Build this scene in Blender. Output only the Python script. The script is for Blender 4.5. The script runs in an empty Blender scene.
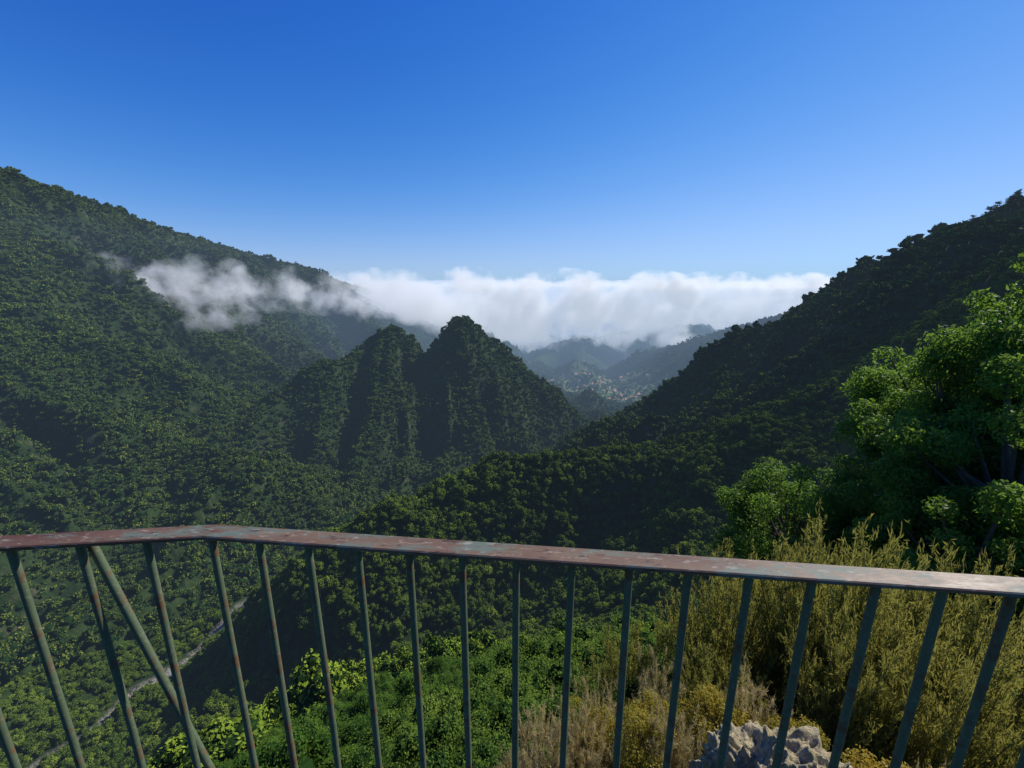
import bpy, math, numpy as np
from mathutils import Vector
rng = np.random.default_rng(7)
scene = bpy.context.scene
R = math.radians

# ------------------------------------------------------------------ helpers
def link(ob):
    scene.collection.objects.link(ob); return ob

def mesh_np(name, V, F, mats=(), attrs=None, smooth=False, matidx=None):
    V = np.asarray(V, dtype=np.float32); F = np.asarray(F, dtype=np.int32)
    me = bpy.data.meshes.new(name)
    n = F.shape[1]
    me.vertices.add(len(V)); me.vertices.foreach_set("co", V.ravel())
    me.loops.add(F.size); me.loops.foreach_set("vertex_index", F.ravel())
    me.polygons.add(len(F))
    me.polygons.foreach_set("loop_start", np.arange(0, F.size, n, dtype=np.int32))
    me.polygons.foreach_set("loop_total", np.full(len(F), n, dtype=np.int32))
    if matidx is not None:
        me.polygons.foreach_set("material_index", np.asarray(matidx, dtype=np.int32))
    me.polygons.foreach_set("use_smooth", np.full(len(F), smooth, dtype=bool))
    for m in mats: me.materials.append(m)
    if attrs:
        for k, a in attrs.items():
            at = me.attributes.new(k, 'FLOAT', 'POINT')
            at.data.foreach_set("value", np.asarray(a, dtype=np.float32))
    me.update(calc_edges=True); me.validate()
    return me

def hashn(ix, iy, seed):
    h = (ix.astype(np.int64) * 374761393 + iy.astype(np.int64) * 668265263 + seed * 974634777) & 0xFFFFFFFF
    h = ((h ^ (h >> 13)) * 1274126177) & 0xFFFFFFFF
    h = (h ^ (h >> 16)) & 0xFFFFFF
    return h / float(0xFFFFFF)

def vnoise(x, y, seed=0):
    xi = np.floor(x); yi = np.floor(y); fx = x - xi; fy = y - yi
    fx = fx*fx*fx*(fx*(fx*6-15)+10); fy = fy*fy*fy*(fy*(fy*6-15)+10)
    a = hashn(xi, yi, seed); b = hashn(xi+1, yi, seed)
    c = hashn(xi, yi+1, seed); d = hashn(xi+1, yi+1, seed)
    return (a*(1-fx)+b*fx)*(1-fy) + (c*(1-fx)+d*fx)*fy   # 0..1

def fbm(x, y, seed=0, octv=4):
    s = 0; a = .5; t = 0
    for i in range(octv):
        s = s + a*vnoise(x, y, seed+i*17); t += a; a *= .5
        x, y = x*1.9*.8 - y*1.9*.6 + 13.1, x*1.9*.6 + y*1.9*.8 + 7.7
    return s/t

def ridged(x, y, seed=0, octv=4):
    s = 0; a = .5; t = 0
    for i in range(octv):
        n = 1-np.abs(2*vnoise(x, y, seed+i*31)-1); s = s+a*n*n; t += a; a *= .5
        x, y = x*1.9*.8 - y*1.9*.6 + 3.1, x*1.9*.6 + y*1.9*.8 + 5.7
    return s/t

def sstep(x, a, b):
    t = np.clip((x-a)/(b-a), 0, 1); return t*t*(3-2*t)

# ------------------------------------------------------------------ terrain
RIGHT_CREST = [(520,-200,170,.7),(693,400,150,.78),(689,600,97,.85),(700,686,69,.9),(700,782,38,.95),(742,922,-25,1.0),(761,1111,-98,1.1),(767,1396,-190,1.1),(768,1668,-345,1.0),(740,1750,-480,.8)]
RIDGES = [
 # left mountain crest
 [(-2100,-800,620,.6),(-2028,543,560,.62),(-1905,1100,470,.68),(-1795,1593,386,.72),(-1763,1911,333,.72),(-1684,2361,235,.68),(-1457,2961,112,.62),(-1235,3488,0,.55),(-1040,4172,-200,.5),(-903,5121,-420,.45)],
 [(-2000,1000,470,.6),(-1250,850,-190,.7),(-1000,810,-278,.75),(-700,760,-290,.75),(-472,700,-302,.8),(-320,640,-385,.8)],
 [(-1763,1911,333,.8),(-1300,1640,80,.95),(-1050,1480,-100,1.0),(-860,1340,-290,1.0)],
 [(-1795,1500,386,.8),(-1350,1180,60,.95),(-1130,1080,-100,1.0),(-930,1000,-250,1.0)],
 [(-1457,2961,112,.7),(-1000,2500,-40,.85),(-720,2250,-240,.85),(-560,2080,-420,.85)],
 [(-1684,2361,235,.8),(-1250,2050,50,.95),(-1000,1850,-140,.95),(-820,1700,-310,.95)],
 [(-1905,1100,470,.7),(-1450,1000,100,.85),(-1180,620,-150,.9),(-900,540,-285,.9)],
 # central twin peak massif
 [(-600,905,-310,.9),(-560,1020,-250,.95),(-520,1080,-212,1.1),(-475,1130,-208,1.0),(-430,1240,-165,1.15),(-400,1250,-132,1.4),(-370,1245,-130,1.4),(-335,1240,-150,1.3),(-320,1240,-178,1.2),(-261,1239,-205,1.15),(-225,1255,-160,1.4),(-200,1259,-118,1.6),(-172,1259,-101,1.6),(-130,1262,-103,1.5),(-102,1262,-130,1.4),(-80,1262,-152,1.3),(-50,1262,-168,1.25),(-10,1266,-222,1.1),(60,1262,-268,1.1),(118,1257,-328,1.0),(260,1246,-455,.95)],
 [(-150,1259,-101,1.5),(-155,1180,-180,1.3),(-120,1089,-300,1.1),(-64,911,-405,1.0)],
 [(-105,1262,-130,1.4),(-40,1150,-250,1.2),(40,1040,-385,1.0)],
 [(-10,1266,-222,1.15),(70,1170,-340,1.1),(130,1110,-430,1.0)],
 [(-385,1250,-130,1.4),(-375,1130,-198,1.25),(-345,1012,-280,1.15),(-340,830,-385,1.0)],
 [(-475,1130,-205,1.25),(-470,1000,-285,1.15),(-440,880,-370,1.0)],
 [(-165,1259,-100,1.2),(-190,1500,-300,.9),(-200,1800,-460,.7)],
 # right mountain
 RIGHT_CREST,
 [(700,782,38,1.0),(610,730,-60,1.0),(520,750,-170,.95),(430,790,-300,.9)],
 [(742,922,-25,1.1),(650,960,-140,1.1),(560,1000,-270,1.0)],
 # near spur
 [(689,600,95,.88),(406,345,8,.88),(379,367,-29,.88),(355,379,-63,.88),(333,403,-91,.88),(298,418,-117,.88),(208,437,-162,.85),(102,450,-190,.85),(-25,437,-201,.85),(-89,413,-214,.88),(-147,386,-245,.92),(-200,366,-300,.95)],
 # our own hill
 [(-120,-160,10,1.0),(0,-3,-4,1.16),(60,-20,5,1.0),(200,-60,30,.85),(500,60,90,.75),(693,400,150,.7)],
 # far hills
 [(1700,2000,-40,.5),(1600,2600,-200,.5),(1500,3000,-330,.55),(1139,3174,-480,.5),(850,3000,-620,.5)],
 [(1900,4300,-400,.4),(1300,4700,-500,.4),(900,4400,-540,.45),(700,4200,-490,.45),(460,4000,-540,.45),(250,3500,-600,.45),(150,3100,-660,.45)],
 [(700,4200,-490,.5),(620,3700,-580,.5),(560,3300,-650,.5)],
 [(-903,4700,-350,.4),(-300,3900,-440,.45),(-101,3472,-535,.45),(0,3000,-640,.45)],
]
STREAM = np.array([(-250,-300),(-420,60),(-395,240),(-368,312),(-349,380),(-300,520),(-235,640),(-110,740),(90,900),(330,1120),(460,1450),(560,2000),(680,2500),(820,3300),(1100,4500),(1500,9000)], float)

def seg_dist(x, y, a, b):
    dx, dy = b[0]-a[0], b[1]-a[1]
    t = np.clip(((x-a[0])*dx+(y-a[1])*dy)/(dx*dx+dy*dy), 0, 1)
    return np.hypot(x-(a[0]+t*dx), y-(a[1]+t*dy)), t

def stream_d(x, y):
    wx = x + 26*(fbm(x/50, y/50, 91, 4)-.5)*2
    d = np.full(x.shape, 1e9)
    for i in range(len(STREAM)-1):
        d = np.minimum(d, seg_dist(wx, y, STREAM[i], STREAM[i+1])[0])
    return d

AZ_T = np.radians([-180,-120,-75,-50,-20,0,25,45,60,100,140,180])
SL_T = np.array([-.2,-.1,1.0,1.3,1.28,1.15,1.02,.88,.75,.1,-.2,-.2])

def height(x, y):
    x = np.asarray(x, float); y = np.asarray(y, float)
    r = np.hypot(x, y)
    amp = sstep(r, 60, 500)
    wx = x + amp*65*(fbm(x/180, y/180, 5, 4)-.5)*2
    wy = y + amp*65*(fbm(x/180, y/180, 55, 4)-.5)*2
    k = 7.0
    acc = np.zeros_like(x); mind = np.full(x.shape, 1e9)
    hs = []
    for rd in RIDGES:
        h = np.full(x.shape, -1e9)
        for i in range(len(rd)-1):
            a, b = rd[i], rd[i+1]
            d0, t0 = seg_dist(x, y, a, b)
            d, t = seg_dist(wx, wy, a, b)
            w = sstep(d0, 0, 45); d = d0*(1-w)+d*w
            z = a[2]+(b[2]-a[2])*t0; s = a[3]+(b[3]-a[3])*t0
            h = np.maximum(h, z - s*(np.sqrt(d*d+144)-12))
            mind = np.minimum(mind, d0)
        hs.append(h)
    ds = stream_d(x, y)
    fl = -372 - .12*np.clip(np.hypot(x+150, y)-350, 0, 2500) - .06*np.clip(r-2900, 0, 9000)
    fl = np.maximum(fl, -1000) - 14 + np.minimum(ds*.30, 45)
    hs.append(fl)
    m = np.max(hs, axis=0)
    for h in hs: acc += np.exp((h-m)/k)
    z = m + k*np.log(acc)
    # gullies run down the fall line: east-west on the flanks, north-south on the central massif
    qx = x + 60*(fbm(x/150, y/150, 71, 3)-.5); qy = y + 90*(fbm(x/170, y/170, 73, 3)-.5)
    side = sstep(np.abs(x+150), 330, 620)
    g = (ridged(qx/720, qy/210, 3, 4)-.50)*200*side + (ridged(qx/105, qy/400, 13, 4)-.50)*115*(1-side)
    g2 = ridged(x/95, y/95, 23, 4)-.50
    near_cr = sstep(mind, 4, 110)
    damp = (.18+.82*near_cr)*sstep(ds, 20, 240)*sstep(r, 250, 700)
    z = z + amp*(damp*g + (.36+.64*near_cr)*sstep(ds, 10, 120)*38*g2 + 16*(fbm(x/24, y/24, 9, 3)-.5)*sstep(ds, 0, 30))
    az = np.arctan2(x, y)
    sl = np.interp(az, AZ_T, SL_T)
    front = sstep(np.cos(az), -.1, .3)
    drop = 1.4 - .75*sstep(az, .1, .6)
    zn = -1.62 - drop*sstep(r, .95, 1.25)*front - sl*np.clip(r-1.1, 0, None) + (fbm(x/3, y/3, 4, 3)-.5)*1.2*sstep(r, 1.5, 8)
    w = sstep(r, 15, 90)
    return zn*(1-w) + z*w

az_f = np.radians(np.linspace(-64, 64, 1060))
az_c = np.radians(np.linspace(64, 296, 110))[1:-1]
AZ = np.concatenate([az_f, az_c]); nA = len(AZ)
RR = np.concatenate([[.25, .6, .85], np.exp(np.linspace(math.log(.97), math.log(30000), 900))]); nR = len(RR)
A, RG = np.meshgrid(AZ, RR)
X = RG*np.sin(A); Y = RG*np.cos(A)
Z = height(X, Y)
SIL = np.maximum.accumulate((Z/RG)[:, :1060], axis=0)     # skyline angle, used to skip woods hidden behind ridges
fields = np.exp(-(((X-560)/310)**2 + ((Y-2600)/480)**2)) * (Z < -500)
ds_all = stream_d(X, Y)
bed = (1-sstep(ds_all, 5, 11))*sstep(RG, 462, 478)*(1-sstep(RG, 535, 565))
V = np.stack([X, Y, Z], -1).reshape(-1, 3)
idx = np.arange(nA*nR).reshape(nR, nA)
i0 = idx[:-1]; i1 = idx[1:]
F = np.stack([i0, np.roll(i0, -1, 1), np.roll(i1, -1, 1), i1], -1).reshape(-1, 4)[:, ::-1]

# ------------------------------------------------------------------ material tools
def new_mat(name):
    m = bpy.data.materials.new(name); m.use_nodes = True
    nt = m.node_tree; nt.nodes.clear()
    out = nt.nodes.new("ShaderNodeOutputMaterial")
    return m, nt, out
def N(nt, t, **kw):
    n = nt.nodes.new(t)
    for k, v in kw.items():
        if k in n.inputs.keys(): n.inputs[k].default_value = v
        else: setattr(n, k, v)
    return n
def mixc(nt, fac, a, b):
    n = nt.nodes.new("ShaderNodeMix"); n.data_type = 'RGBA'
    for s, v in ((n.inputs[0], fac), (n.inputs[6], a), (n.inputs[7], b)):
        if hasattr(v, 'links'): nt.links.new(v, s)
        else: s.default_value = v if not isinstance(v, tuple) else (*v, 1)
    return n.outputs[2]
def ramp(nt, src, stops):
    n = nt.nodes.new("ShaderNodeValToRGB"); e = n.color_ramp.elements
    while len(e) < len(stops): e.new(.5)
    for el, (p, c) in zip(e, stops):
        el.position = p; el.color = (*c, 1) if isinstance(c, tuple) else (c, c, c, 1)
    nt.links.new(src, n.inputs[0]); return n.outputs[0]
def noise(nt, vec, scale, detail=4, rough=.55):
    n = N(nt, "ShaderNodeTexNoise"); n.inputs["Scale"].default_value = scale
    n.inputs["Detail"].default_value = detail; n.inputs["Roughness"].default_value = rough
    nt.links.new(vec, n.inputs["Vector"]); return n.outputs["Fac"]
def math_(nt, op, a, b=None, c=None, clamp=False):
    n = nt.nodes.new("ShaderNodeMath"); n.operation = op; n.use_clamp = clamp
    for i, v in enumerate((a, b, c)):
        if v is None: continue
        if hasattr(v, 'links'): nt.links.new(v, n.inputs[i])
        else: n.inputs[i].default_value = v
    return n.outputs[0]

def foliage_mat(name, dark, light, tip, trans=.25, rough=.55, posscale=.012, spec=.3):
    m, nt, out = new_mat(name)
    at = N(nt, "ShaderNodeAttribute", attribute_name="tint")
    oi = N(nt, "ShaderNodeObjectInfo"); geo = N(nt, "ShaderNodeNewGeometry")
    big = noise(nt, geo.outputs["Position"], posscale, 2)
    bigr = ramp(nt, big, [(.38, 0.0), (.62, 1.0)])
    f = math_(nt, 'ADD', math_(nt, 'MULTIPLY', math_(nt, 'POWER', oi.outputs["Random"], 1.3), .6), math_(nt, 'MULTIPLY', bigr, .4))
    c = mixc(nt, f, dark, light)
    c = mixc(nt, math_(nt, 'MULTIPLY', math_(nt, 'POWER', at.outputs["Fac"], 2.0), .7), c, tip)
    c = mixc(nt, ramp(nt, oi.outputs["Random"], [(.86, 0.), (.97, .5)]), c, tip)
    p = N(nt, "ShaderNodeBsdfPrincipled"); p.inputs["Roughness"].default_value = rough
    p.inputs["Specular IOR Level"].default_value = spec
    nt.links.new(c, p.inputs["Base Color"])
    if trans > 0:
        tr = N(nt, "ShaderNodeBsdfTranslucent"); tc = mixc(nt, .5, c, tip); nt.links.new(tc, tr.inputs["Color"])
        mx = N(nt, "ShaderNodeMixShader"); mx.inputs[0].default_value = trans
        nt.links.new(p.outputs[0], mx.inputs[1]); nt.links.new(tr.outputs[0], mx.inputs[2])
        nt.links.new(mx.outputs[0], out.inputs["Surface"])
    else:
        nt.links.new(p.outputs[0], out.inputs["Surface"])
    return m

def far_mat(name, dark, light, tip):
    m, nt, out = new_mat(name)
    at = N(nt, "ShaderNodeAttribute", attribute_name="tint")
    oi = N(nt, "ShaderNodeObjectInfo"); geo = N(nt, "ShaderNodeNewGeometry")
    bigr = ramp(nt, noise(nt, geo.outputs["Position"], .009, 4, .65), [(.40, 0.0), (.60, 1.0)])
    f = math_(nt, 'ADD', math_(nt, 'MULTIPLY', math_(nt, 'POWER', oi.outputs["Random"], 1.6), .5), math_(nt, 'MULTIPLY', bigr, .5))
    c = mixc(nt, f, dark, light)
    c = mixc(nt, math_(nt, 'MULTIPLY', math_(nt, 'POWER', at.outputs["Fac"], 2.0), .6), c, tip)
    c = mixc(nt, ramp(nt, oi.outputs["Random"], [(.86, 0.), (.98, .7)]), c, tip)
    p = N(nt, "ShaderNodeBsdfDiffuse"); nt.links.new(c, p.inputs["Color"]); nt.links.new(p.outputs[0], out.inputs["Surface"])
    return m

M_far = far_mat("laurel_forest_foliage", (.022,.054,.011), (.145,.200,.028), (.26,.30,.045))
M_mid = far_mat("slope_forest_foliage", (.026,.072,.011), (.165,.250,.026), (.31,.39,.045))
M_near = foliage_mat("laurel_leaves", (.040,.110,.014), (.09,.20,.022), (.26,.40,.045), .55, .5, .3, .2)
M_pine = foliage_mat("pine_needles", (.020,.040,.014), (.04,.066,.02), (.07,.09,.03), 0, .8, .012, .1)
M_erica = foliage_mat("heath_foliage", (.11,.145,.024), (.20,.215,.040), (.38,.34,.075), .5, .6, .8, .15)
M_yellow = foliage_mat("yellow_green_leaves", (.14,.17,.02), (.27,.25,.03), (.62,.42,.05), .4, .5, 1.5, .2)
M_fern = foliage_mat("bright_shrub_leaves", (.07,.16,.02), (.14,.24,.03), (.32,.42,.06), .5, .6, .8, .15)
M_dry = foliage_mat("dry_grass_straw", (.32,.27,.10), (.48,.38,.16), (.66,.54,.27), .3, .7, 1.0, .2)

def simple_mat(name, c1, c2, scale, rough=.8, bump=.3, dist=.02):
    m, nt, out = new_mat(name); tc = N(nt, "ShaderNodeTexCoord")
    n = noise(nt, tc.outputs["Object"], scale, 8, .62)
    c = mixc(nt, ramp(nt, n, [(.35, 0.), (.65, 1.)]), c1, c2)
    p = N(nt, "ShaderNodeBsdfPrincipled"); p.inputs["Roughness"].default_value = rough
    nt.links.new(c, p.inputs["Base Color"])
    b = N(nt, "ShaderNodeBump"); b.inputs["Strength"].default_value = bump; b.inputs["Distance"].default_value = dist
    nt.links.new(n, b.inputs["Height"]); nt.links.new(b.outputs[0], p.inputs["Normal"])
    nt.links.new(p.outputs[0], out.inputs["Surface"]); return m
M_bark = simple_mat("bark", (.08,.06,.035), (.16,.12,.075), 12)

M_rock, nt, out = new_mat("lichen_covered_rock"); tc = N(nt, "ShaderNodeTexCoord"); O = tc.outputs["Object"]
r1 = noise(nt, O, 5, 8, .65); r2 = noise(nt, O, 22, 8, .7); r3 = noise(nt, O, 3, 4)
c = mixc(nt, ramp(nt, r2, [(.34, 0.), (.58, 1.)]), (.30,.24,.13), (.80,.68,.43))
c = mixc(nt, ramp(nt, r1, [(.52, 0.), (.60, .6)]), c, (.50,.43,.22))
c = mixc(nt, ramp(nt, r3, [(.57, 0.), (.64, .5)]), c, (.20,.17,.09))
p = N(nt, "ShaderNodeBsdfPrincipled"); p.inputs["Roughness"].default_value = .95; p.inputs["Specular IOR Level"].default_value = .1
nt.links.new(c, p.inputs["Base Color"])
b = N(nt, "ShaderNodeBump"); b.inputs["Strength"].default_value = 1.; b.inputs["Distance"].default_value = .05
nt.links.new(r2, b.inputs["Height"]); nt.links.new(b.outputs[0], p.inputs["Normal"]); nt.links.new(p.outputs[0], out.inputs["Surface"])
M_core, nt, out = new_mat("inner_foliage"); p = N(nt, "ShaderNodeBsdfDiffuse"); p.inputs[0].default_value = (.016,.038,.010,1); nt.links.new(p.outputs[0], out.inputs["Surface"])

# terrain material
M_ter, nt, out = new_mat("forested_mountain_ground")
geo = N(nt, "ShaderNodeNewGeometry"); P = geo.outputs["Position"]
n2 = noise(nt, P, .05, 6, .65); n3 = noise(nt, P, .6, 4); n4 = noise(nt, P, .22, 4, .6)
c = mixc(nt, ramp(nt, n2, [(.35, 0.), (.68, 1.)]), (.010,.024,.006), (.038,.064,.017))
sep = N(nt, "ShaderNodeSeparateXYZ"); nt.links.new(geo.outputs["Normal"], sep.inputs[0])
steep = ramp(nt, sep.outputs["Z"], [(.42, 1.), (.60, 0.)])
rock = mixc(nt, n3, (.06,.05,.035), (.15,.12,.09))
c = mixc(nt, math_(nt, 'MULTIPLY', steep, ramp(nt, n2, [(.50, 0.), (.62, .7)])), c, rock)
fa = N(nt, "ShaderNodeAttribute", attribute_name="fields")
vor = N(nt, "ShaderNodeTexVoronoi"); vor.inputs["Scale"].default_value = .020; nt.links.new(P, vor.inputs["Vector"])
fc = mixc(nt, ramp(nt, vor.outputs["Color"], [(.3, 0.), (.8, 1.)]), (.065,.13,.03), (.22,.22,.10))
c = mixc(nt, ramp(nt, math_(nt, 'MULTIPLY', fa.outputs["Fac"], ramp(nt, n2, [(.40, .1), (.52, 1.)])), [(.15, 0.), (.5, 1.)]), c, fc)
sa = N(nt, "ShaderNodeAttribute", attribute_name="streambed")
c = mixc(nt, math_(nt, 'MULTIPLY', sa.outputs["Fac"], ramp(nt, n4, [(.34, .1), (.50, 1.)])), c, mixc(nt, ramp(nt, n3, [(.38, 0.), (.58, 1.)]), (.08,.07,.055), (.38,.34,.28)))
p = N(nt, "ShaderNodeBsdfPrincipled"); p.inputs["Roughness"].default_value = .9; p.inputs["Specular IOR Level"].default_value = .1
nt.links.new(c, p.inputs["Base Color"])
b = N(nt, "ShaderNodeBump"); b.inputs["Strength"].default_value = .9; b.inputs["Distance"].default_value = 8.
nt.links.new(n2, b.inputs["Height"]); nt.links.new(b.outputs[0], p.inputs["Normal"])
nt.links.new(p.outputs[0], out.inputs["Surface"])

me = mesh_np("mountain_terrain", V, F, [M_ter], {"fields": fields.ravel(), "streambed": bed.ravel()}, smooth=True)
link(bpy.data.objects.new("mountain_terrain", me))

# sea
M_sea, nt, out = new_mat("sea_water")
p = N(nt, "ShaderNodeBsdfPrincipled"); p.inputs["Base Color"].default_value = (.02,.07,.13,1); p.inputs["Roughness"].default_value = .25
nt.links.new(p.outputs[0], out.inputs["Surface"])
S = 90000
link(bpy.data.objects.new("sea", mesh_np("sea", [(-S,-S,-860),(S,-S,-860),(S,S,-860),(-S,S,-860)], [(0,1,2,3)], [M_sea])))

# ------------------------------------------------------------------ foliage geometry
def unit(v): return v/np.maximum(np.linalg.norm(v, axis=-1, keepdims=True), 1e-9)
def leaves(C, Nrm, L, W, D):
    n = len(C)
    Nn = unit(Nrm)
    a = unit(D - Nn*np.sum(D*Nn, 1, keepdims=True))
    bb = np.cross(Nn, a)
    L = np.broadcast_to(L, (n,))[:, None]; W = np.broadcast_to(W, (n,))[:, None]
    V = np.stack([C-a*L*.5, C+bb*W*.5+a*L*.05, C+a*L*.5, C-bb*W*.5+a*L*.05], 1).reshape(-1, 3)
    F = np.arange(4*n).reshape(-1, 4)
    return V, F
def tube(pts, rad, seg=7):
    pts = np.array(pts, float); n = len(pts); V = []
    for i in range(n):
        d = pts[min(i+1, n-1)]-pts[max(i-1, 0)]; d = d/np.linalg.norm(d)
        u = np.cross(d, [0.3, .9, .1]); u /= np.linalg.norm(u); w = np.cross(d, u)
        for k in range(seg):
            t = 2*math.pi*k/seg; V.append(pts[i]+rad[i]*(math.cos(t)*u+math.sin(t)*w))
    F = [(i*seg+k, i*seg+(k+1) % seg, (i+1)*seg+(k+1) % seg, (i+1)*seg+k) for i in range(n-1) for k in range(seg)]
    return np.array(V), np.array(F)
class Build:
    def __init__(s): s.V=[]; s.F=[]; s.T=[]; s.M=[]; s.n=0
    def add(s, V, F, tint, m):
        s.V.append(V); s.F.append(F+s.n); s.n += len(V)
        s.T.append(np.broadcast_to(tint, (len(V),))); s.M.append(np.full(len(F), m))
    def mesh(s, name, mats):
        return mesh_np(name, np.concatenate(s.V), np.concatenate(s.F), mats, {"tint": np.concatenate(s.T)}, matidx=np.concatenate(s.M))
def core(center, rad, seg=10, rings=6):
    V = []
    for i in range(rings+1):
        ph = math.pi*i/rings
        for k in range(seg):
            t = 2*math.pi*k/seg; rr = 1+.3*(rng.random()-.5)
            V.append([center[0]+rad[0]*rr*math.sin(ph)*math.cos(t), center[1]+rad[1]*rr*math.sin(ph)*math.sin(t), center[2]+rad[2]*rr*math.cos(ph)])
    F = [(i*seg+k, (i+1)*seg+k, (i+1)*seg+(k+1) % seg, i*seg+(k+1) % seg) for i in range(rings) for k in range(seg)]
    return np.array(V), np.array(F)

def crown_tree(name, nleaf, lsize, mat, nclump=16, spread=1.0, flat=.8, cz=.95, corek=.62, limbs=True, aspect=.55, clr=.42, foot=-.5, minz=-.35):
    b = Build()
    dirs = unit(rng.normal(size=(nclump, 3))); dirs[:, 2] = np.abs(dirs[:, 2])*1.1+minz
    dirs = unit(dirs); rad = rng.uniform(.4, .88, nclump)*spread
    cc = dirs*rad[:, None]*np.array([1, 1, flat]); cc[:, 2] += cz
    cr = rng.uniform(clr*.55, clr*1.2, nclump)
    ci = rng.choice(nclump, nleaf, p=cr**2/np.sum(cr**2))
    d = unit(rng.normal(size=(nleaf, 3))); d[:, 2] += .25; d = unit(d)
    rr = cr[ci]*(rng.random(nleaf)**.25)*rng.uniform(.85, 1.15, nleaf)
    C = cc[ci]+d*rr[:, None]*np.array([1, 1, .8])
    nn = d+.75*rng.normal(size=(nleaf, 3)); nn[:, 2] += .3
    ctint = rng.random(nclump)
    V, F = leaves(C, nn, lsize*rng.uniform(.7, 1.3, nleaf), lsize*aspect*rng.uniform(.7, 1.3, nleaf), rng.normal(size=(nleaf, 3)))
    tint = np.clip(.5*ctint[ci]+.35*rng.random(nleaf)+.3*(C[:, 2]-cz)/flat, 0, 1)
    b.add(V, F, np.repeat(tint, 4), 0)
    if corek > 0:
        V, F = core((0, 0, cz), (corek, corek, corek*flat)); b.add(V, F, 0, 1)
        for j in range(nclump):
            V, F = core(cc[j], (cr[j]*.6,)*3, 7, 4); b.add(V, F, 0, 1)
    V, F = tube([(0,0,foot),(.03,.02,foot*.3),(.0,.05,.4),(.02,0,cz)], [.085,.065,.05,.03]); b.add(V, F, 0, 2)
    if limbs:
        for j in range(nclump):
            s = np.array([0, .03, rng.uniform(.25, .8)*cz]); e = cc[j]; mid = (s+e)/2+np.array([0, 0, -.06])
            V, F = tube([s, mid, e], [.03, .02, .008], 5); b.add(V, F, 0, 2)
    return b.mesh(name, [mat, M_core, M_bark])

def pine(name, nb=26):
    b = Build(); V, F = tube([(0,0,-.1),(.01,0,.4),(0,.01,.97)], [.022,.016,.004]); b.add(V, F, 0, 2)
    for i in range(nb):
        z = rng.uniform(.35, .98); a = rng.uniform(0, 6.28); L = (.24*(1.03-z)**.6+.03)*rng.uniform(.6, 1.2)
        e = np.array([L*math.cos(a), L*math.sin(a), z+.03])
        V, F = tube([(0,0,z-.02), e], [.006,.002], 4); b.add(V, F, 0, 2)
        n = 55; t = rng.uniform(.25, 1.05, n)[:, None]
        C = np.array([0,0,z-.02])*(1-t)+e*t+rng.normal(size=(n,3))*np.array([.03,.03,.018])
        V, F = leaves(C, rng.normal(size=(n,3))+[0,0,1.], .05, .02, rng.normal(size=(n,3))); b.add(V, F, rng.random(), 0)
    return b.mesh(name, [M_pine, M_core, M_bark])

def stem_shrub(name, mat, nstem=70, per=300, lean=.55, leaf=(.05,.010), height_=1.0, plume=.05, droop=0.0, stemr=.006, t0=.3):
    """upright feathery shrub: stems fan out from the foot, needle-like leaves along side twigs"""
    b = Build()
    for i in range(nstem):
        a = rng.uniform(0, 6.28); l = lean*rng.random()**.6; h = height_*rng.uniform(.55, 1.0)*(1-.3*l)
        base = np.array([.12*math.cos(a)*rng.random(), .12*math.sin(a)*rng.random(), -.1])
        tip = np.array([l*math.cos(a), l*math.sin(a), h])
        mid = base*.5+tip*.5+np.array([-.1*l*math.cos(a), -.1*l*math.sin(a), .06])
        V, F = tube([base, mid, tip], [stemr, stemr*.7, stemr*.25], 4); b.add(V, F, .2, 2)
        ntw = max(3, per//30)
        t = rng.uniform(t0, 1, ntw)[:, None]
        o = base*(1-t)**2+2*mid*t*(1-t)+tip*t*t
        tw = unit(np.array([math.cos(a)*.4, math.sin(a)*.4, 1.0])+rng.normal(size=(ntw, 3))*.45)
        n = per; k = rng.integers(0, ntw, n); s = rng.random(n)[:, None]
        C = o[k]+tw[k]*s*plume*4+rng.normal(size=(n,3))*plume*.25
        D = tw[k]+rng.normal(size=(n,3))*.5; D[:, 2] -= droop
        V, F = leaves(C, rng.normal(size=(n,3)), leaf[0]*rng.uniform(.6,1.3,n), leaf[1], D)
        b.add(V, F, np.repeat(np.clip(.6*s[:,0]+.4*rng.random(n)*rng.random()+.1, 0, 1), 4), 0)
    return b.mesh(name, [mat, M_core, M_bark])

def proto_col(name, meshes):
    c = bpy.data.collections.new(name)
    for i, m in enumerate(meshes):
        c.objects.link(bpy.data.objects.new(f"{m.name}", m))
    return c

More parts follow.
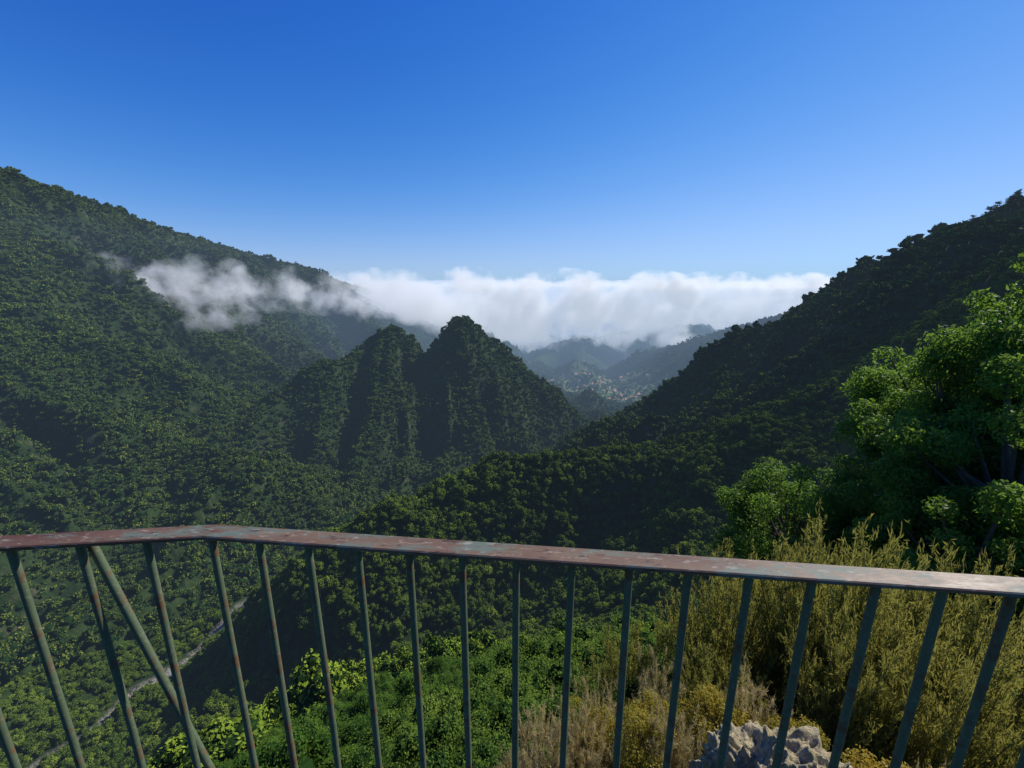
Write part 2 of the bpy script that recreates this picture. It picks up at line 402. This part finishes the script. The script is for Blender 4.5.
def instancer(name, pts, scl, rotz, pick, col):
    n = len(pts)
    me = bpy.data.meshes.new(name); me.vertices.add(n)
    me.vertices.foreach_set("co", np.asarray(pts, np.float32).ravel())
    a = me.attributes.new("scl", 'FLOAT_VECTOR', 'POINT'); a.data.foreach_set("vector", np.asarray(scl, np.float32).ravel())
    rv = np.zeros((n, 3), np.float32); rv[:, 2] = rotz; rv[:, 0] = rng.normal(size=n)*.08; rv[:, 1] = rng.normal(size=n)*.08
    a = me.attributes.new("rot", 'FLOAT_VECTOR', 'POINT'); a.data.foreach_set("vector", rv.ravel())
    a = me.attributes.new("pick", 'INT', 'POINT'); a.data.foreach_set("value", np.asarray(pick, np.int32))
    ob = link(bpy.data.objects.new(name, me))
    g = bpy.data.node_groups.new(name+"_instances", 'GeometryNodeTree')
    g.interface.new_socket("Geometry", in_out='INPUT', socket_type='NodeSocketGeometry')
    g.interface.new_socket("Geometry", in_out='OUTPUT', socket_type='NodeSocketGeometry')
    gi = g.nodes.new("NodeGroupInput"); go = g.nodes.new("NodeGroupOutput")
    ip = g.nodes.new("GeometryNodeInstanceOnPoints"); ci = g.nodes.new("GeometryNodeCollectionInfo")
    ci.inputs["Collection"].default_value = col; ci.inputs["Separate Children"].default_value = True; ci.inputs["Reset Children"].default_value = True
    def na(nm, dt):
        k = g.nodes.new("GeometryNodeInputNamedAttribute"); k.data_type = dt; k.inputs["Name"].default_value = nm; return k.outputs["Attribute"]
    er = g.nodes.new("FunctionNodeEulerToRotation")
    g.links.new(na("rot", 'FLOAT_VECTOR'), er.inputs[0])
    g.links.new(gi.outputs[0], ip.inputs["Points"]); g.links.new(ci.outputs[0], ip.inputs["Instance"])
    ip.inputs["Pick Instance"].default_value = True
    g.links.new(na("pick", 'INT'), ip.inputs["Instance Index"])
    g.links.new(er.outputs[0], ip.inputs["Rotation"]); g.links.new(na("scl", 'FLOAT_VECTOR'), ip.inputs["Scale"])
    g.links.new(ip.outputs[0], go.inputs[0])
    md = ob.modifiers.new("instances", 'NODES'); md.node_group = g
    return ob

def scatter(r0, r1, sp, azmax=60):
    area = R(2*azmax)*(r1*r1-r0*r0)/2; n = int(area/(sp*sp)*1.05)
    r = np.sqrt(rng.uniform(r0*r0, r1*r1, n)); az = R(azmax)*rng.uniform(-1, 1, n)
    return r*np.sin(az), r*np.cos(az)

def forest(name, r0, r1, sp, s0, s1, protos, sink=.15, azmax=60):
    x, y = scatter(r0, r1, sp, azmax)
    r = np.hypot(x, y)
    keep = (stream_d(x, y) > 9+6*rng.random(len(x))) | (r < 455) | (r > 560)
    fld = np.exp(-(((x-560)/310)**2+((y-2600)/480)**2))
    keep &= ~((fld > .3) & (rng.random(len(x)) < .80))
    x, y = x[keep], y[keep]; z = height(x, y)
    if r0 > 60:
        r = np.hypot(x, y); az = np.arctan2(x, y)
        ia = np.clip(np.round((az-az_f[0])/(az_f[1]-az_f[0])).astype(int), 0, 1059)
        ir = np.clip(np.searchsorted(RR, r)-1, 0, nR-1)
        vis = (z+25+.01*r)/r > SIL[ir, ia]
        x, y, z = x[vis], y[vis], z[vis]
    n = len(x); s = (s0+(s1-s0)*rng.random(n)**1.8)*(.65+.7*fbm(x/90, y/90, 41, 3))
    scl = np.stack([s*rng.uniform(.8,1.2,n), s*rng.uniform(.8,1.2,n), s*rng.uniform(.7,1.4,n)], 1)
    print(name, n)
    return instancer(name, np.stack([x, y, z-sink*s], 1), scl, rng.uniform(0, 6.28, n), rng.integers(0, len(protos.objects), n), protos)

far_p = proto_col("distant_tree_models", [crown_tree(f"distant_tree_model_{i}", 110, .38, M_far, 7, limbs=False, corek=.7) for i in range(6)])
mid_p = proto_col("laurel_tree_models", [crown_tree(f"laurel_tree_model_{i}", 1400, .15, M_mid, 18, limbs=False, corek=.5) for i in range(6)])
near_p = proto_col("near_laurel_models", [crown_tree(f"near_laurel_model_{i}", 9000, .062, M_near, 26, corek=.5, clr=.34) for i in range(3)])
pine_p = proto_col("pine_models", [pine(f"pine_model_{i}") for i in range(4)])

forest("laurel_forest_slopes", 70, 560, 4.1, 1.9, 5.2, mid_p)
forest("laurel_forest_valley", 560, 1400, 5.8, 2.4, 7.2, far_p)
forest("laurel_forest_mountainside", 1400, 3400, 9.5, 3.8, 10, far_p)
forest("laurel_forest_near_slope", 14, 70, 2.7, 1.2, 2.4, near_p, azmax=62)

# pines along the right-hand skyline
rd = RIGHT_CREST; px=[]; py=[]
for i in range(1, 7):
    a, b_ = rd[i], rd[i+1]
    for k in range(24):
        t = rng.random(); px.append(a[0]+(b_[0]-a[0])*t+rng.normal()*16); py.append(a[1]+(b_[1]-a[1])*t+rng.normal()*16)
px = np.array(px); py = np.array(py); pz = height(px, py); n = len(px); s = rng.uniform(10, 26, n)
instancer("pine_trees_on_ridge", np.stack([px, py, pz], 1), np.stack([s*1.5, s*1.5, s], 1), rng.uniform(0, 6.28, n), rng.integers(0, 4, n), pine_p)

# ------------------------------------------------------------------ foreground plants
def gz(x, y): return float(height(np.array([x]), np.array([y]))[0])
def put(name, mesh, x, y, s, rot=0., z=None, sz=None):
    ob = link(bpy.data.objects.new(name, mesh)); ob.location = (x, y, gz(x, y) if z is None else z)
    ob.scale = (s, s, sz or s); ob.rotation_euler = (0, 0, rot); return ob

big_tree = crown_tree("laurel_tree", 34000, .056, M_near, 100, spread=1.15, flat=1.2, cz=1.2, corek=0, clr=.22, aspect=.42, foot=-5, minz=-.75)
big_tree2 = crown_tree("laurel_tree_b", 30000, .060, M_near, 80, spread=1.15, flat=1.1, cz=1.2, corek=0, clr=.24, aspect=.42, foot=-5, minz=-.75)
def put_tree(x, y, top, s, rot, k=1.0, m=None):
    put("laurel_tree", m or big_tree, x, y, s, rot, z=top-2.35*s*k, sz=s*k)
put_tree(10.6, 8.4, .9, 1.75, .4, 1.3)
put_tree(9.8, 8.5, -1.2, 1.6, 2.0, 1.1, big_tree2)
put_tree(12.7, 8.2, .6, 2.5, 4.0, 1.15, big_tree2)
put_tree(8.8, 8.6, -3.5, 1.5, 5.0)
put_tree(8.8, 6.5, -1.1, 1.7, 1.0, 1.1, big_tree2)
put_tree(8.6, 11.5, -4.9, 2.0, 3.0)
put_tree(7.5, 6.0, -2.7, 1.4, 3.6, 1.0, big_tree2)
put_tree(7.5, 8.0, -4.9, 1.4, 2.6)
put_tree(11.3, 10.5, -.9, 2.0, 5.6)

erica = stem_shrub("heath_shrub", M_erica, 110, 420, .6, (.034,.0065), 1.0, .03)
erica2 = stem_shrub("heath_shrub_b", M_erica, 100, 420, .5, (.034,.0065), 1.0, .03)
for (x, y, top, s, r_) in [(3.6,3.9,-2.4,1.7,0),(2.7,4.2,-3.0,1.5,1),(4.6,4.3,-2.8,1.7,2),(4.6,5.6,-3.8,1.8,3),(2.0,3.2,-3.5,1.1,4),(5.3,3.9,-2.8,1.6,5),(3.1,3.0,-2.8,1.1,2.6),(1.6,4.4,-4.4,1.5,.8),(3.9,3.0,-2.6,1.3,3.6)]:
    g = gz(x, y); put("heath_shrub", erica if int(r_) % 2 else erica2, x, y, s, r_, sz=top-g)

yb = crown_tree("yellow_bush", 5200, .07, M_yellow, 26, corek=0, clr=.30, flat=1.0, spread=1.1)
fb = crown_tree("green_bush", 7000, .06, M_fern, 26, corek=.4, clr=.34)
gr = stem_shrub("dry_grass", M_dry, 140, 70, .5, (.10,.006), 1.0, .03, stemr=.003)
for (x, y, s, r_) in [(.75,2.9,.36,0),(1.75,2.8,.34,2),(2.5,2.0,.34,4),(2.3,2.5,.34,3),(1.0,2.35,.28,2.4),(1.25,2.8,.32,1.1)]:
    put("yellow_bush", yb, x, y, s, r_, z=gz(x, y)+.48)
for (x, y, s, r_) in [(-.8,4.0,.7,0),(-1.3,5.2,.8,1),(.1,4.6,.8,2),(-2.2,5.6,.8,3),(1.1,5.6,.9,4),(-.3,6.4,1.0,5),(2.3,6.8,1.1,2.5),(-1.6,7.2,1.0,.5),(.9,7.8,1.2,3.3),(-3.0,7.6,1.0,5.4),(3.4,8.6,1.3,1.1),(-.6,9.2,1.2,2.2),(5.2,8.0,1.4,.2),(1.9,9.9,1.3,.3),(.5,3.9,.7,.6),(-.3,5.2,.8,2.6),(.3,10.8,1.4,5.1),(-2.3,9.6,1.2,4.1),(2.6,11.5,1.5,1.9),(4.4,11,1.6,2.9),(1.2,3.8,.7,1.2),(2.1,2.1,.34,.7),(.1,3.3,.5,3.7),(-.3,3.2,.45,1.9),(1.3,3.3,.5,2.8),(.5,2.8,.40,5.8),(2.9,2.4,.4,.9)]:
    put("green_bush", fb, x, y, s, r_)
for (x, y, s, r_) in [(.0,2.7,.9,0),(.3,2.5,1.0,1),(3.0,2.1,1.0,5),(3.4,2.5,1.0,.5),(2.1,2.9,1.2,1.5),(1.15,2.3,.9,2.2),(2.4,1.7,.9,3.1),(.9,3.2,1.3,4.4),(.6,2.7,1.2,.9),(.3,3.3,1.3,2.9),(1.5,3.3,1.4,3.9)]:
    put("dry_grass", gr, x, y, s*.5, r_, sz=s*1.15)
# pale boulder
bpy.ops.mesh.primitive_ico_sphere_add(subdivisions=7, radius=1); rk = bpy.context.object; rk.name = "pale_rock"; rk.data.name = "pale_rock"
co = np.empty(len(rk.data.vertices)*3); rk.data.vertices.foreach_get("co", co); co = co.reshape(-1, 3)
dd = 1 + .45*(fbm(co[:,0]*1.6+co[:,2]*1.1, co[:,1]*1.6-co[:,2]*.9, 301, 5)-.5) + .22*(ridged(co[:,0]*4+co[:,2]*2, co[:,1]*4+co[:,2]*3, 311, 4)-.5) + .07*(fbm(co[:,0]*17+co[:,2]*9, co[:,1]*17-co[:,2]*13, 351, 4)-.5)
rk.data.vertices.foreach_set("co", (co*dd[:, None]).ravel()); rk.data.update(); rk.data.materials.append(M_rock)
for p_ in rk.data.polygons: p_.use_smooth = True
rk.location = (1.60, 1.84, -3.32); rk.scale = (.50, .42, .66)

# ------------------------------------------------------------------ village
M_wall = simple_mat("house_render", (.66,.63,.57), (.80,.78,.73), 1.)
M_roof = simple_mat("clay_roof_tiles", (.44,.15,.06), (.55,.22,.10), 1.)
M_win = simple_mat("window_dark", (.03,.03,.04), (.05,.05,.06), 1.)
def house_mesh(w, l, h):
    V=[]; F=[]; M=[]
    def q(a, m): i=len(V); V.extend(a); F.append((i,i+1,i+2,i+3)); M.append(m)
    x, y = w/2, l/2
    q([(-x,-y,-3),(x,-y,-3),(x,-y,h),(-x,-y,h)],0); q([(x,-y,-3),(x,y,-3),(x,y,h),(x,-y,h)],0)
    q([(x,y,-3),(-x,y,-3),(-x,y,h),(x,y,h)],0); q([(-x,y,-3),(-x,-y,-3),(-x,-y,h),(-x,y,h)],0)
    e=.5; t=h+w*.28
    q([(-x-e,-y-e,h-.1),(0,-y-e,t),(0,y+e,t),(-x-e,y+e,h-.1)],1); q([(0,-y-e,t),(x+e,-y-e,h-.1),(x+e,y+e,h-.1),(0,y+e,t)],1)
    for s in (-1,1):
        q([(-x,s*y,h),(x,s*y,h),(.05,s*y,t-.15),(-.05,s*y,t-.15)],0)
    for zz in ([1.0] if h<4 else [1.0,3.8]):
        for k in (-.5,0,.5):
            cx=k*w*.6; yy=-y-.03
            q([(cx-.5,yy,zz),(cx+.5,yy,zz),(cx+.5,yy,zz+1.3),(cx-.5,yy,zz+1.3)],2)
            cy=k*l*.6; xx=-x-.03
            q([(xx,cy+.5,zz),(xx,cy-.5,zz),(xx,cy-.5,zz+1.3),(xx,cy+.5,zz+1.3)],2)
    return mesh_np("house", V, F, [M_wall, M_roof, M_win], matidx=M)
hm = [house_mesh(9,12,5.8), house_mesh(8,10,3.2), house_mesh(11,15,6.2)]
for i in range(65):
    x = 530+rng.normal()*140; y = 2520+rng.normal()*250
    s = rng.uniform(1.1, 1.6)
    ob = put("house", hm[i % 3], x, y, s, rng.uniform(0, 6.28))

# ------------------------------------------------------------------ railing
M_paint, nt, out = new_mat("weathered_green_paint")
tc = N(nt, "ShaderNodeTexCoord"); O = tc.outputs["Object"]
a1 = noise(nt, O, 22, 8, .7); a2 = noise(nt, O, 120, 5, .6); a3 = noise(nt, O, 6, 3)
c = mixc(nt, a3, (.070,.105,.055), (.135,.175,.105))
c = mixc(nt, ramp(nt, a2, [(.56, 0.), (.66, .5)]), c, (.24,.25,.17))
c = mixc(nt, ramp(nt, a1, [(.51, 0.), (.62, .85)]), c, (.15,.065,.025))
p = N(nt, "ShaderNodeBsdfPrincipled"); nt.links.new(c, p.inputs["Base Color"])
nt.links.new(ramp(nt, a1, [(.4, .48), (.6, .8)]), p.inputs["Roughness"])
b = N(nt, "ShaderNodeBump"); b.inputs["Strength"].default_value = .6; b.inputs["Distance"].default_value = .001
nt.links.new(a1, b.inputs["Height"]); nt.links.new(b.outputs[0], p.inputs["Normal"]); nt.links.new(p.outputs[0], out.inputs["Surface"])

M_rail, nt, out = new_mat("worn_red_primer_paint")
tc = N(nt, "ShaderNodeTexCoord"); mp = N(nt, "ShaderNodeMapping"); mp.inputs["Scale"].default_value = (.35,1.,1.)
nt.links.new(tc.outputs["Object"], mp.inputs["Vector"]); O = mp.outputs[0]
a1 = noise(nt, O, 24, 9, .72); a2 = noise(nt, O, 110, 5, .6); a3 = noise(nt, O, 7, 4); a4 = noise(nt, O, 60, 6, .7)
c = mixc(nt, ramp(nt, a3, [(.35, 0.), (.65, 1.)]), (.105,.042,.018), (.20,.125,.070))
c = mixc(nt, ramp(nt, a1, [(.50, 0.), (.58, .85)]), c, (.12,.165,.125))
c = mixc(nt, ramp(nt, a4, [(.57, 0.), (.63, .8)]), c, (.06,.03,.018))
c = mixc(nt, ramp(nt, a2, [(.57, 0.), (.68, .7)]), c, (.36,.32,.25))
p = N(nt, "ShaderNodeBsdfPrincipled"); nt.links.new(c, p.inputs["Base Color"]); nt.links.new(ramp(nt, a1, [(.35, .45), (.65, .7)]), p.inputs["Roughness"])
b = N(nt, "ShaderNodeBump"); b.inputs["Strength"].default_value = .6; b.inputs["Distance"].default_value = .0012
nt.links.new(a4, b.inputs["Height"]); nt.links.new(b.outputs[0], p.inputs["Normal"]); nt.links.new(p.outputs[0], out.inputs["Surface"])

rail = link(bpy.data.objects.new("metal_railing", None))
Cn = np.array([-.633, .778]); Lend = Cn+np.array([-1.1, -.11]); Rend = Cn+np.array([2.5, -.2725])
def sweep_flat(name, pts, w, t, z, mat):
    pts = [np.array(p, float) for p in pts]; V=[]; prof=[]
    bv = .0022
    for (s, q) in [(-w/2,-t/2+bv),(-w/2,t/2-bv),(-w/2+bv,t/2),(w/2-bv,t/2),(w/2,t/2-bv),(w/2,-t/2+bv),(w/2-bv,-t/2),(-w/2+bv,-t/2)]: prof.append((s,q))
    for i, p_ in enumerate(pts):
        d = pts[min(i+1,len(pts)-1)]-pts[max(i-1,0)]; d/=np.linalg.norm(d); nrm=np.array([-d[1],d[0]])
        for s,q in prof: V.append([p_[0]+nrm[0]*s, p_[1]+nrm[1]*s, z+q])
    n=8; F=[(i*n+k,i*n+(k+1)%n,(i+1)*n+(k+1)%n,(i+1)*n+k) for i in range(len(pts)-1) for k in range(n)]
    ob=link(bpy.data.objects.new(name, mesh_np(name,V,F,[mat]))); ob.parent=rail; return ob
sweep_flat("top_rail", [Lend, Cn, Rend], .046, .010, -.505, M_rail)
sweep_flat("bottom_rail", [Lend, Cn, Rend], .04, .010, -1.50, M_paint)
V=[];F=[];n=0
pos=[]
u=(Rend-Cn)/np.linalg.norm(Rend-Cn); ul=(Lend-Cn)/np.linalg.norm(Lend-Cn)
for i in range(23): pos.append(Cn+u*(.1075*i if i else 0.0))
for i in range(1,9): pos.append(Cn+ul*.127*i)
for i, p_ in enumerate(pos):
    jx, jy = rng.normal()*.002, rng.normal()*.002
    v,f = tube([(p_[0],p_[1],-.509),(p_[0]+jx,p_[1]+jy,-1.0),(p_[0],p_[1],-1.60)],[.0073]*3,14)
    V.append(v);F.append(f+n);n+=len(v)
ob=link(bpy.data.objects.new("balusters", mesh_np("balusters",np.concatenate(V),np.concatenate(F),[M_paint],smooth=True))); ob.parent=rail
v,f=tube([(-.886,.772,-.515),(-.757,.785,-1.14),(-.662,.795,-1.60)],[.0085]*3,14)
ob=link(bpy.data.objects.new("diagonal_brace", mesh_np("diagonal_brace",v,f,[M_paint],smooth=True))); ob.parent=rail

# ------------------------------------------------------------------ clouds
def cloud_mat(name, scale, dens, emis, thr=.30, gain=9., step=1.0, det=3, edge=.35):
    m, nt, out = new_mat(name)
    tc = N(nt, "ShaderNodeTexCoord"); geo = N(nt, "ShaderNodeNewGeometry")
    ln = N(nt, "ShaderNodeVectorMath", operation='LENGTH'); nt.links.new(tc.outputs["Object"], ln.inputs[0])
    r2 = math_(nt, 'MULTIPLY', ln.outputs["Value"], ln.outputs["Value"])
    nz = noise(nt, geo.outputs["Position"], scale, det, .6)
    v = math_(nt, 'SUBTRACT', nz, math_(nt, 'MULTIPLY_ADD', r2, edge, thr))
    v = math_(nt, 'MULTIPLY', v, gain, clamp=True)
    d = math_(nt, 'MULTIPLY', v, dens)
    pv = N(nt, "ShaderNodeVolumePrincipled"); pv.inputs["Color"].default_value = (.98,.98,.98,1)
    pv.inputs["Anisotropy"].default_value = .2
    nt.links.new(d, pv.inputs["Density"])
    pv.inputs["Emission Color"].default_value = (.90,.95,1,1)
    nt.links.new(math_(nt, 'MULTIPLY', d, emis), pv.inputs["Emission Strength"])  # added glow replaces light scattered many times inside the cloud
    nt.links.new(pv.outputs[0], out.inputs["Volume"])
    m.cycles.volume_step_rate = step
    return m
M_cl = cloud_mat("cloud_bank_vapour", .0034, .010, .34, .35, 6., 1.2, 4, .25)
M_dk = cloud_mat("cloud_deck_vapour", .0012, .006, .38, .24, 6., 1.5, 2)
M_wi = cloud_mat("cloud_wisp_vapour", .015, .012, .33, .385, 3.6, 1.2, 5, .19)
bpy.ops.mesh.primitive_uv_sphere_add(segments=24, ring_count=12); sp=bpy.context.object; smesh=sp.data; bpy.data.objects.remove(sp)
sm2=smesh.copy(); sm3=smesh.copy(); smesh.materials.append(M_cl); sm2.materials.append(M_wi); sm3.materials.append(M_dk)
smesh.name="cloud_bank"; sm2.name="cloud_wisp"; sm3.name="cloud_deck"
for c_ in [(-1050,3400,-130,700,400,270),(-350,4000,-240,750,500,420),(450,4200,-290,850,600,460),(1300,4300,-280,900,600,440),(2200,4600,-250,1000,700,400),(3300,5000,-180,1200,800,330),
           (-640,2350,-110,330,260,150),(-330,2650,-170,330,260,170),(0,3800,-120,350,300,200),(800,4000,-130,380,300,200),(1700,4200,-120,420,300,200)]:
    ob=link(bpy.data.objects.new("cloud_bank", smesh)); ob.location=c_[:3]; ob.scale=c_[3:]
ob=link(bpy.data.objects.new("cloud_deck", sm3)); ob.location=(500,14500,-330); ob.scale=(19000,8500,500)
for c_ in [(-1230,1285,-10,230,110,110),(-960,1300,-10,230,120,105),(-770,1350,-15,180,90,85),(-590,1400,-30,190,90,75),(-900,1270,-100,150,70,50),(-1420,1180,-35,260,100,100),(-1560,1150,-90,240,100,80),(-470,1500,-45,190,90,75)]:
    ob=link(bpy.data.objects.new("cloud_wisp", sm2)); ob.location=c_[:3]; ob.scale=c_[3:]

# haze: thin air everywhere, its emission standing in for scattered light, denser marine haze over the lower valley
def haze_box(D, loc, sc, col):
    M_hz, nt, out = new_mat("glowing_haze")
    ab = N(nt, "ShaderNodeVolumeAbsorption"); ab.inputs["Color"].default_value=(0,0,0,1); ab.inputs["Density"].default_value=D
    em = N(nt, "ShaderNodeEmission"); em.inputs["Color"].default_value=(*col,1); em.inputs["Strength"].default_value=D
    ad = N(nt, "ShaderNodeAddShader"); nt.links.new(ab.outputs[0], ad.inputs[0]); nt.links.new(em.outputs[0], ad.inputs[1]); nt.links.new(ad.outputs[0], out.inputs["Volume"])
    bpy.ops.mesh.primitive_cube_add(size=1, location=loc); hz=bpy.context.object; hz.name="haze"; hz.scale=sc; hz.data.materials.append(M_hz)
haze_box(4.2e-5, (0,0,-400), (70000,70000,1200), (.37,.55,.80))
haze_box(9.0e-5, (0,18450,-480), (40000,34000,900), (.36,.53,.80))

# ------------------------------------------------------------------ light
SUN_AZ, SUN_EL = R(58), R(42)
w = bpy.data.worlds.new("World"); scene.world = w; w.use_nodes = True; nt = w.node_tree
bg = nt.nodes["Background"]; sky = nt.nodes.new("ShaderNodeTexSky"); sky.sky_type='NISHITA'; sky.sun_disc=False
sky.sun_elevation=SUN_EL; sky.sun_rotation=SUN_AZ; sky.altitude=900; sky.air_density=1.0; sky.dust_density=.15; sky.ozone_density=2.5
ST=.11
sp_=nt.nodes.new("ShaderNodeSeparateColor"); cb=nt.nodes.new("ShaderNodeCombineColor"); nt.links.new(sky.outputs[0], sp_.inputs[0])
for i,(pw,k,mx) in enumerate([(2.8,6.2,.45),(1.75,2.3,.90),(1.05,2.15,1.9)]):
    v=math_(nt,'MULTIPLY',math_(nt,'POWER',math_(nt,'MULTIPLY',sp_.outputs[i],ST),pw),k)
    v=math_(nt,'DIVIDE',math_(nt,'MULTIPLY',v,mx/ST),math_(nt,'ADD',v,mx)); nt.links.new(v,cb.inputs[i])
nt.links.new(cb.outputs[0], bg.inputs[0]); bg.inputs[1].default_value=ST
sl = bpy.data.lights.new("sun", 'SUN'); sl.energy=5.0; sl.angle=R(.5); sl.color=(1,.95,.84)
so = link(bpy.data.objects.new("sun", sl))
d = Vector((math.sin(SUN_AZ)*math.cos(SUN_EL), math.cos(SUN_AZ)*math.cos(SUN_EL), math.sin(SUN_EL)))
so.rotation_euler = d.to_track_quat('Z','Y').to_euler()

cam = bpy.data.cameras.new("camera"); co = link(bpy.data.objects.new("camera", cam)); scene.camera=co
cam.sensor_width=36; cam.lens=14.63; cam.clip_start=.05; cam.clip_end=200000
co.location=(0,0,0); co.rotation_euler=(R(90-13.4),0,0)
scene.view_settings.view_transform='Standard'; scene.view_settings.look='None'; scene.view_settings.exposure=0
